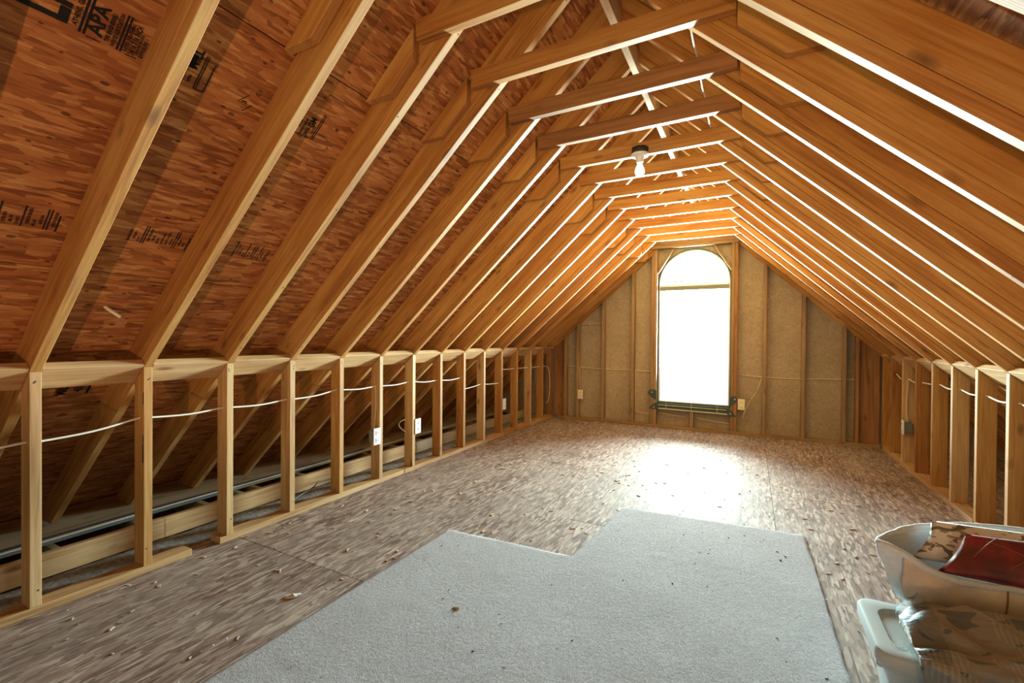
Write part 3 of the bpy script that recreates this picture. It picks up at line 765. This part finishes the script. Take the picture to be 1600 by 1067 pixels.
cable(pts, .0045, CABLE, 'white cable through the last left studs, dropping at the corner')
cable([(-2.728, YN(5)-.028, .80), (-2.722, YN(5)-.028, .74), (-2.724, YN(5)-.027, .60), (-2.730, YN(5)-.034, .50), (-2.722, YN(5)-.045, .445)], .0045, CABLE_T, 'tan cable dropping down a stud to the nearest outlet')
cable([(-2.76, YN(6)-.03, .46), (-2.80, YN(6)-.05, .44), (-2.81, YN(6)-.06, .40), (-2.77, YN(6)-.02, .345), (-2.72, YN(6)+.055, .335)], .004, CABLE, 'looped white cable end behind the second outlet on the left')
# right run
pts = []
for n in range(4, 14):
    z = .853 - (.02 if n in (11, 12) else 0)
    pts += [(1.328, YN(n)+.007-.03, z+.004), (1.328, YN(n)+.007+.03, z)]
    pts.append((1.326, YN(n)+S/2, z-.012))
cable(pts, .0052, CABLE, 'white cable threaded through the studs of the right wall')
cable([(1.330, YN(12)-.02, .83), (1.322, YN(12)-.03, .80), (1.315, YN(12)-.022, .62), (1.318, YN(12)-.022, .50), (1.326, YN(12)-.03, .425)], .0045, CABLE_T, 'tan cable dropping to the outlet on the right wall')
# gable wall runs
cy = YW-.01
pts = [(-2.47, cy, .79), (-2.38, cy, .785), (-2.30, cy, .775), (-2.1, cy, .768), (-1.9, cy-.005, .762), (-1.7, cy, .756), (-1.48, cy, .760), (-1.35, cy, .752), (-1.22, cy, .756)]
cable(pts, .0045, CABLE_T, 'tan cable running level across the far wall left of the window')
cable([(-.155, cy, .76), (0, cy, .745), (.13, cy, .74), (.34, cy, .733), (.53, cy, .735), (.75, cy, .745), (.94, cy, .75), (1.07, cy, .757)], .0045, CABLE_T, 'tan cable running level across the far wall right of the window')
cable([(-2.255, GS+.02, .77), (-2.25, GS+.012, .70), (-2.248, GS+.012, .55), (-2.246, GS+.02, .445)], .004, CABLE_T, 'tan cable dropping to the ivory outlet near the left corner')
cable([(-1.448, cy, .75), (-1.447, cy, .5), (-1.445, cy, .24), (-1.43, cy, .18), (-1.36, cy, .168), (-1.23, cy, .163)], .004, CABLE_T, 'thin cable bending low beside the left window stud')
cable([(-1.145, cy, .195), (-.9, cy, .165), (-.72, cy-.004, .150)], .004, CABLE_T, 'thin cable under the window, left of the short middle stud')
cable([(-.67, cy, .165), (-.5, cy, .14), (-.25, cy, .118)], .005, CABLE_T, 'thin cable under the window, right of the short middle stud')
cable([(.108, GS+.0, .73), (.06, GS-.006, .58), (.0, GS-.010, .47), (-.05, GS-.012, .36), (-.085, GS-.010, .27), (-.095, GS-.006, .215)], .004, CABLE_T, 'loose tan cable hanging diagonally beside the right ivory outlet')
# overhead run lying on the collar ties
pts = [(-.246, YN(0), 2.5492)]
for n in range(1, 7): pts += [(-.246, YN(n)-.04, 2.5515), (-.243, YN(n)+.17, 2.512 if n < 6 else 2.545)]
cable(pts, .0045, CABLE, 'white cable draped over the collar ties near the right rafters')
# three cables along the eave plate
cable([(-3.625+.01*math.sin(i*1.3), YB+.2+i*.45, .012) for i in range(14)], .0055, CABLE_B, 'black cable lying along the left eave plate')
cable([(-3.60+.012*math.sin(i*1.1+1), YB+.2+i*.45, .004) for i in range(17)], .005, CABLE, 'white cable lying along the left eave plate')
cable([(-3.575+.012*math.sin(i*.9+2), YB+.2+i*.45, -.004) for i in range(11)], .006, simple('blue_grey_cable', (.16, .24, .30), .4), 'blue grey cable lying along the left eave plate')
cable([(-2.80, 1.97, .012), (-2.9, 2.1, .02), (-2.97, 2.35, .045), (-3.03, 2.45, .05), (-3.04, 2.7, .02)], .004, CABLE_B, 'thin black cable on the dusty deck behind the left studs')

# light fixture
by = YN(6)-.0575-.052
lf = empty('light_fixture', (-.676, by, 2.43), label='bare white bulb in a porcelain lampholder under a collar tie', cat='light fixture')
bs = [(0, 0), (.052, 0), (.056, .004), (.056, .040), (0, .040)]
lathe('ceiling_box', bs, BOXBK, (-.676, by, 2.438), lf, 8)
lathe('mounting_strap', [(0, 0), (.008, 0), (.008, .038), (0, .038)], SCREW, (-.70, by+.048, 2.445), lf, 6)
lathe('lampholder', [(0, -.055), (.021, -.055), (.024, -.050), (.026, -.028), (.032, -.018), (.055, -.014), (.0585, -.006), (.058, 0), (0, 0)], PORC, (-.676, by, 2.438), lf)
for s in (-1, 1): lathe('screw', [(0, 0), (.004, .0), (.004, -.002), (0, -.003)], SLOT, (-.676+.042*s, by-.012*s, 2.4235), lf, 10)
lathe('bulb', [(0, -.152), (.012, -.150), (.024, -.142), (.031, -.128), (.033, -.115), (.031, -.102), (.024, -.084), (.017, -.068), (.015, -.056), (0, -.050)], BULB, (-.676, by, 2.438), lf)

# a pale end of tubing poking out of the roof by the second rafter
o = tube('pipe_end', [(-2.56, .985, 1.285), (-2.60, .955, 1.32), (-2.66, .94, 1.36)], .008, CABLE); tag(o, 'short pale cable end poking from the roof between first rafters', 'cable')

# ---------------------------------------------------------------- carpet
def carpet_obj():
    t = empty('carpet', (-.65, 1.6, 0), label='light grey offcut of carpet with a notched far corner on the floor', cat='carpet')
    P = [(-1.66, -.35), (.316, -.35), (.316, 1.93), (.297, 3.262), (.285, 3.272), (-.775, 3.186), (-.79, 3.17), (-.860, 2.328), (-1.635, 2.290), (-1.655, 2.275)]
    def inside(x, y):
        c = False; j = len(P)-1
        for i in range(len(P)):
            if (P[i][1] > y) != (P[j][1] > y) and x < (P[j][0]-P[i][0])*(y-P[i][1])/(P[j][1]-P[i][1])+P[i][0]: c = not c
            j = i
        return c
    bm = bmesh.new()
    vs = [bm.verts.new((x, y, .0)) for x, y in P]; f = bm.faces.new(vs)
    # slice into a fine grid
    st = .022
    geom = list(bm.verts)+list(bm.edges)+list(bm.faces)
    for k in range(int(2.1/st)):
        r = bmesh.ops.bisect_plane(bm, geom=list(bm.verts)+list(bm.edges)+list(bm.faces), plane_co=(-1.68+k*st, 0, 0), plane_no=(1, 0, 0))
    for k in range(int(3.7/st)):
        r = bmesh.ops.bisect_plane(bm, geom=list(bm.verts)+list(bm.edges)+list(bm.faces), plane_co=(0, -.36+k*st, 0), plane_no=(0, 1, 0))
    bnd = set(v for e in bm.edges if e.is_boundary for v in e.verts)
    be = [e for e in bm.edges if e.is_boundary]
    for v in bm.verts:
        x, y = v.co.x, v.co.y
        z = .0135+.0020*pnoise((x*3, y*3, 0))+.0016*pnoise((x*17, y*17, 3))+.0012*pnoise((x*45, y*45, 5))
        if v in bnd:
            z -= .003; v.co.x += .004*pnoise((y*11, x*3, 7)); v.co.y += .004*pnoise((x*11, y*3, 9))
        v.co.z = z
    r = bmesh.ops.extrude_edge_only(bm, edges=be)
    for g_ in r['geom']:
        if isinstance(g_, bmesh.types.BMVert): g_.co.z = .0012
    me = bm_mesh(bm, 'carpet', True)
    part(link('pile', me, CARPET), t)
    return t, inside
rug, in_rug = carpet_obj()
# dirt and chips lying about: too many and too small to count
def chips(name, mat, n, seed, where, smin, smax, label, lift):
    rr = random.Random(seed); bm = bmesh.new()
    for _ in range(n):
        x, y = where(rr); L = rr.uniform(smin, smax); W = L*rr.uniform(.15, .5); a = rr.uniform(0, math.pi); H = rr.uniform(.0008, .003)
        b0 = lift(x, y); tl = rr.uniform(-.2, .2)
        ca, sa = math.cos(a), math.sin(a)
        q = [(-1, -1), (1, -.7), (.9, 1), (-.8, .8)]
        lo_ = [bm.verts.new((x+(u*L*ca-v*W*sa)/2, y+(u*L*sa+v*W*ca)/2, b0)) for u, v in q]
        hi_ = [bm.verts.new((x+(u*L*ca-v*W*sa)*.45, y+(u*L*sa+v*W*ca)*.45, b0+H+abs(u*tl)*L*.4)) for u, v in q]
        bm.faces.new(hi_); bm.faces.new(lo_[::-1])
        for i in range(4): bm.faces.new((lo_[i], lo_[(i+1) % 4], hi_[(i+1) % 4], hi_[i]))
    o = link(name, bm_mesh(bm, name), mat, None, None, 'stuff'); tag(o, label, 'debris'); return o
def fl(rr):
    while True:
        x = rr.uniform(-2.65, 1.2); y = rr.uniform(.7, 6.3)
        if not in_rug(x, y) and not in_rug(x+.03, y) and not in_rug(x-.03, y) and not in_rug(x, y-.03) and not (x > .25 and 1.5 < y < 2.3): return x, y
def onrug(rr):
    while True:
        x = rr.uniform(-1.6, .28); y = rr.uniform(.6, 3.2)
        if in_rug(x, y) and in_rug(x+.03, y) and in_rug(x-.03, y) and in_rug(x, y+.03): return x, y
chips('wood_chips', CHIP, 520, 1, fl, .008, .038, 'scattered pale wood chips and splinters on the strand board floor', lambda x, y: .0006)
chips('white_crumbs', CHIPW, 260, 2, fl, .003, .011, 'tiny white crumbs sprinkled over the strand board floor', lambda x, y: .0006)
chips('dark_crumbs', CHIPD, 90, 3, onrug, .003, .012, 'tiny dark crumbs and dirt on the grey carpet', lambda x, y: .0135)
for (x, y, z, s, m, lab) in ((-1.86, 1.36, .001, .035, CHIPW, 'crumpled pale scrap on the floor left of the carpet'), (-1.135, 1.63, .0145, .018, CHIP, 'small brown scrap lying on the carpet'),
                       (-2.0, 3.62, .001, .03, CHIPW, 'white scrap on the floor near the middle left studs')):
    bm = bmesh.new(); bmesh.ops.create_icosphere(bm, subdivisions=2, radius=1)
    for v in bm.verts:
        k = 1+.5*pnoise(v.co*1.8+Vector((x*9, y*9, 0))); v.co = Vector((v.co.x*s*k, v.co.y*s*.45*k, max(-.0, v.co.z*s*.35*k)))
    o = link('scrap', bm_mesh(bm, 'scrap'), m); o.location = (x, y, z); o.rotation_euler = (0, 0, x*3); tag(o, lab, 'scrap')

# ---------------------------------------------------------------- storage tote (bottom right)
def rrect(hx, hy, r, n=6):
    pts = []
    for cx, cy, a in ((hx-r, hy-r, 0), (-hx+r, hy-r, 90), (-hx+r, -hy+r, 180), (hx-r, -hy+r, 270)):
        for i in range(n+1):
            t = math.radians(a+90*i/n); pts.append((cx+r*math.cos(t), cy+r*math.sin(t)))
    return pts
def loft(name, rings, mat, loc, parent, cap0=True, cap1=True, smooth=True):
    bm = bmesh.new(); R = [[bm.verts.new(p) for p in ring_] for ring_ in rings]; n = len(R[0])
    for a, b in zip(R, R[1:]):
        for j in range(n): bm.faces.new((a[j], a[(j+1) % n], b[(j+1) % n], b[j]))
    if cap0: bm.faces.new(R[0][::-1])
    if cap1: bm.faces.new(R[-1])
    o = link(name, bm_mesh(bm, name, smooth), mat); o.location = loc
    if parent: bpy.context.view_layer.update(); part(o, parent)
    m = o.modifiers.new('edge', 'EDGE_SPLIT'); m.split_angle = math.radians(38)
    return o
tcx, tcy, thx, thy = .665, 1.757, .345, .163
tote = empty('storage_tote', (tcx, tcy, 0), label='pale blue grey plastic storage tote in the bottom right corner', cat='storage box')
R3 = lambda hx, hy, r, z: [(x, y, z) for x, y in rrect(hx, hy, r)]
loft('tub', [R3(thx-.075, thy-.055, .03, .0015), R3(thx-.07, thy-.05, .035, .004), R3(thx-.030, thy-.022, .04, .272), R3(thx-.012, thy-.010, .04, .276), R3(thx-.012, thy-.010, .04, .292)], TOTE, (tcx, tcy, 0), tote)
loft('lid', [R3(thx-.004, thy-.004, .045, .290), R3(thx, thy, .045, .294), R3(thx, thy, .045, .322), R3(thx-.004, thy-.004, .043, .329), R3(thx-.012, thy-.012, .04, .331),
             R3(thx-.045, thy-.045, .05, .329), R3(thx-.052, thy-.052, .05, .318), R3(thx-.09, thy-.09, .04, .317)], TOTE, (tcx, tcy, 0), tote)
for q in (-1, 1):
    o = bx(tote, 'handle', tcx+q*(thx-.03)-.014, tcx+q*(thx-.03)+.014, tcy-.07, tcy+.07, .235, .262, TOTE, 'y', .006)
mk = text_mesh([('HD', .022, 0, 0, 1)], [(-.024, -.0225, -.004, .032), (.006, .0075, -.004, .032), (-.024, .0075, -.0055, -.004), (-.024, .0075, .032, .0335)])
mk.materials.clear(); mk.materials.append(simple('embossed_grey_mark', (.26, .33, .36), .5))
lm = link('recycling_mark', mk, None); lm.location = (.372, 1.640, .3300); lm.rotation_euler = (0, 0, .2); bpy.context.view_layer.update(); part(lm, tote)

# ---------------------------------------------------------------- soft bin with tan suede collar on top of the tote
def catmull(P, k=6):
    P = [Vector(p) for p in P]; out = []; n = len(P)
    for i in range(n):
        p0, p1, p2, p3 = P[(i-1) % n], P[i], P[(i+1) % n], P[(i+2) % n]
        for j in range(k):
            t = j/k; out.append(.5*((2*p1)+(-p0+p2)*t+(2*p0-5*p1+4*p2-p3)*t*t+(-p0+3*p1-3*p2+p3)*t**3))
    return out
bin_ = empty('fabric_bin', (.72, 1.95, .332), label='soft round fabric bin with fleece edge and tan suede front, on the tote', cat='basket')
rim = catmull([(.383, 1.926, .520), (.428, 1.993, .530), (.505, 2.095, .530), (.595, 2.165, .530), (.722, 2.235, .530), (.94, 2.26, .530), (1.10, 2.18, .525),
               (1.16, 2.05, .50), (1.10, 1.95, .465), (.92, 1.925, .450), (.738, 1.915, .450), (.624, 1.905, .448), (.566, 1.885, .456), (.500, 1.880, .478), (.455, 1.885, .503), (.410, 1.900, .520)], 6)
bc = Vector((.72, 1.99, 0))
def shell(name, k0, k1, off, mat, parent, bot=.334, flare=.80, bulge=0, z_lo=None, thick=.010):
    """strip of bin wall between rim indices"""
    n = len(rim); idx = [(k % n) for k in range(k0, k1+1)]; bm = bmesh.new(); rows = []
    for k in idx:
        p = rim[k]; row = []; d = Vector((p.x-bc.x, p.y-bc.y, 0)); dn = d.normalized()
        for j in range(15):
            t = j/14; z = p.z+(bot-p.z)*t; s = 1-(1-flare)*t**1.5
            wr = .013*pnoise((p.x*17+t*1.2, p.y*9, t*1.6))*math.sin(math.pi*min(1, t+.15))
            q = Vector((bc.x, bc.y, z))+d*s+dn*(off+wr+bulge*math.sin(math.pi*t)); row.append(q)
        rows.append(row)
    outer = [[bm.verts.new(q) for q in r] for r in rows]
    inner = [[bm.verts.new(q-(Vector((q.x-bc.x, q.y-bc.y, 0)).normalized())*thick) for q in r] for r in rows]
    m_ = len(rows)
    for i in range(m_-1):
        for j in range(14):
            bm.faces.new((outer[i][j], outer[i+1][j], outer[i+1][j+1], outer[i][j+1])); bm.faces.new((inner[i][j], inner[i][j+1], inner[i+1][j+1], inner[i+1][j]))
        bm.faces.new((outer[i][0], inner[i][0], inner[i+1][0], outer[i+1][0])); bm.faces.new((outer[i][14], outer[i+1][14], inner[i+1][14], inner[i][14]))
    for i in (0, m_-1):
        for j in range(14): bm.faces.new((outer[i][j], outer[i][j+1], inner[i][j+1], inner[i][j]))
    o = link(name, bm_mesh(bm, name, True), mat); part(o, parent); return o
shell('bin_wall', 0, 48, 0, FLEECE, bin_, bot=.345, flare=.84)
shell('bin_side', 83, 100, .004, FLEECE, bin_, bot=.345, flare=.80)
shell('front_panel', 48, 85, .008, SUEDE, bin_, bot=.350, flare=.95, bulge=.014)
# inner floor of the bin
bm = bmesh.new(); vs = [bm.verts.new((bc.x+(p.x-bc.x)*.80, bc.y+(p.y-bc.y)*.80, .340)) for p in rim[::2]]; bm.faces.new(vs)
r = bmesh.ops.extrude_face_region(bm, geom=list(bm.faces)); bmesh.ops.translate(bm, vec=(0, 0, -.0075), verts=[g_ for g_ in r['geom'] if isinstance(g_, bmesh.types.BMVert)])
part(link('bin_base', bm_mesh(bm, 'bin_base'), SUEDE), bin_)
# fleece piping round the whole rim
pp = [p+Vector((0, 0, .003+.003*pnoise(p*25))) for p in rim]
o = tube('piping', [tuple(p) for p in pp[::2]]+[tuple(pp[0])], .0105, FLEECE, bin_, 10)
# seam down the suede front
sp = rim[62]; d = Vector((sp.x-bc.x, sp.y-bc.y, 0)); dn = d.normalized()
tube('seam', [Vector((sp.x, sp.y, sp.z+.003))+dn*.008, sp+dn*.017-Vector((0, 0, .03)), sp+dn*.018-d*.02-Vector((0.004, 0, .07))], .0022, SEAM, bin_, 6)

def cushion(name, corners, th, mat, label, cat, nu=28, nv=18, pinch=.06, seed=0, parts=None):
    c = [Vector(q) for q in corners]; o0 = sum(c, Vector())/4
    nr = ((c[1]-c[0]).cross(c[3]-c[0])).normalized()
    if nr.z < 0: nr = -nr
    bm = bmesh.new(); L = []
    for sgn in (1, -1):
        g_ = []
        for i in range(nu+1):
            r_ = []
            for j in range(nv+1):
                u, v = i/nu, j/nv
                uu = u+(.5-u)*pinch*math.sin(math.pi*v); vv = v+(.5-v)*pinch*math.sin(math.pi*u)
                p = c[0]*(1-uu)*(1-vv)+c[1]*uu*(1-vv)+c[2]*uu*vv+c[3]*(1-uu)*vv
                h = (max(0, math.sin(math.pi*u)*math.sin(math.pi*v)))**.45
                wv = pnoise((u*5+seed, v*5, sgn))*.22+pnoise((u*13+seed, v*13, sgn))*.09
                r_.append(bm.verts.new(p-o0+nr*sgn*th*.5*h*(1+wv)))
            g_.append(r_)
        L.append(g_)
        for i in range(nu):
            for j in range(nv): bm.faces.new((g_[i][j], g_[i+1][j], g_[i+1][j+1], g_[i][j+1]))
    bmesh.ops.remove_doubles(bm, verts=bm.verts, dist=.0005)
    o = link(name, bm_mesh(bm, name, True), mat); o.location = o0
    tag(o, label, cat); return o
fl_o = cushion('pillow', [(.485, 1.990, .468), (1.07, 2.01, .45), (1.08, 2.145, .575), (.562, 2.095, .572)], .055, FLORAL, 'cream pillow with dark scroll print at the back of the bin', 'pillow', seed=3)
rd_o = cushion('cushion', [(.530, 1.912, .466), (1.06, 1.950, .430), (1.07, 2.05, .580), (.622, 1.995, .575)], .05, SATIN, 'shiny dark red satin cushion in the fabric bin', 'cushion', seed=8, pinch=.04)
def seamline(par, a, b, c_):
    """quilting seam raised over the cushion"""
    pts = []
    for i in range(9):
        t = i/8; p = Vector(a).lerp(Vector(b), t); pts.append(p+Vector((0, -.012, .016))*math.sin(math.pi*t)+Vector(c_))
    tube('quilt_seam', pts, .0012, SEAM, par, 5)
seamline(rd_o, (.62, 1.955, .515), (.70, 2.01, .575), (.0, -.028, .012))
seamline(rd_o, (.70, 1.965, .490), (.86, 2.01, .580), (0, -.028, .012))
seamline(rd_o, (.66, 1.99, .560), (.82, 1.97, .485), (0, -.028, .012))

# ---------------------------------------------------------------- comforter packed in clear plastic, slumped over the tote
def profile(u):
    """cross-section (y,z) from the back top, over the front, down to the underside; u in 0..1 round"""
    P = [(1.878, .345), (1.865, .375), (1.825, .405), (1.775, .418), (1.70, .408), (1.625, .385), (1.575, .350), (1.548, .300), (1.535, .240), (1.525, .170), (1.53, .115),
         (1.552, .105), (1.566, .16), (1.573, .25), (1.578, .315), (1.592, .337), (1.66, .337), (1.76, .337), (1.85, .337)]
    return P
PR = catmull([(0, y, z) for y, z in profile(0)], 4)
bm = bmesh.new(); rings = []
NX = 80
for i in range(NX+1):
    t = i/NX; x = .408+.70*t
    e = min(1, (t*9))**.5; e = max(e, .25)          # rounded, thinner left end
    rg = []
    for k, p in enumerate(PR):
        base = Vector((0, p.y, p.z)); core = Vector((0, 1.60 if p.z < .33 else 1.72, .352 if p.y > 1.6 else p.z)) if False else None
        s = k/len(PR)
        top = s < .58
        f = -.095*abs(pnoise((x*2.6+s*2, s*15-x*3.5, 6)))+.022*pnoise((x*5, s*24-x*5, 1))+.008*pnoise((x*14, s*40, 4))+.012 if top else 0
        # long folds running along X
        f += (.014*math.sin(s*46+1.5*pnoise((x*3, 0, 2)))*(1-.3*t)) if top and .12 < s < .55 else 0
        dd = Vector((0, p.y-1.66, p.z-.30)).normalized()
        q = base+dd*f
        under = Vector((0, max(q.y, 1.575+.0) if not top else q.y, q.z))
        # taper to the left end
        q2 = Vector((0, 1.60+(q.y-1.60)*(.55+.45*e) if q.y > 1.60 else 1.60+(q.y-1.60)*(.35+.65*e), .338+(q.z-.338)*(.3+.7*e) if q.z > .338 else q.z))
        if q.z < .338: q2.z = .338+(q.z-.338)*(.85+.15*e)
        xo = x+(.035*(.338-q.z)/.2 if q.z < .338 else 0)*(1-t)
        rg.append(bm.verts.new((xo, q2.y, q2.z)))
    rings.append(rg)
n = len(PR)
for a, b in zip(rings, rings[1:]):
    for j in range(n): bm.faces.new((a[j], a[(j+1) % n], b[(j+1) % n], b[j]))
bm.faces.new(rings[0][::-1]); bm.faces.new(rings[-1])
comf = link('comforter', bm_mesh(bm, 'comforter', True), WRAP); tag(comf, 'olive brown printed comforter folded over the front of the tote', 'bedding')
# clear film at its left end
bm = bmesh.new(); G = []
for i in range(14):
    row = []
    for j in range(30):
        u, v = i/13, j/29
        p = PR[int((.04+v*.5)*n)]
        x = .392+u*.075+.012*pnoise((v*9, u*3, 0))+(.035*max(0, .338-p.z)/.2)
        k = .006+.007*pnoise((u*8, v*17, 6))+.004
        dd = Vector((0, p.y-1.66, p.z-.30)).normalized()
        ee = .55+.45*min(1, (u*1.2))**.5
        q = Vector((x, 1.60+(p.y-1.60)*ee if p.y > 1.6 else 1.60+(p.y-1.6)*(.6+.5*u), .340+(p.z-.340)*(.5+.6*u) if p.z > .34 else p.z))+dd*k
        q.z = max(q.z, .336) if q.y > 1.59 else q.z
        row.append(bm.verts.new(q))
    G.append(row)
for i in range(13):
    for j in range(29): bm.faces.new((G[i][j], G[i+1][j], G[i+1][j+1], G[i][j+1]))
o = link('plastic_film', bm_mesh(bm, 'plastic_film', True), CLEAR); part(o, comf); o['label'] = 'clear crinkled plastic bag edge'
m = o.modifiers.new('solid', 'SOLIDIFY'); m.thickness = .0008
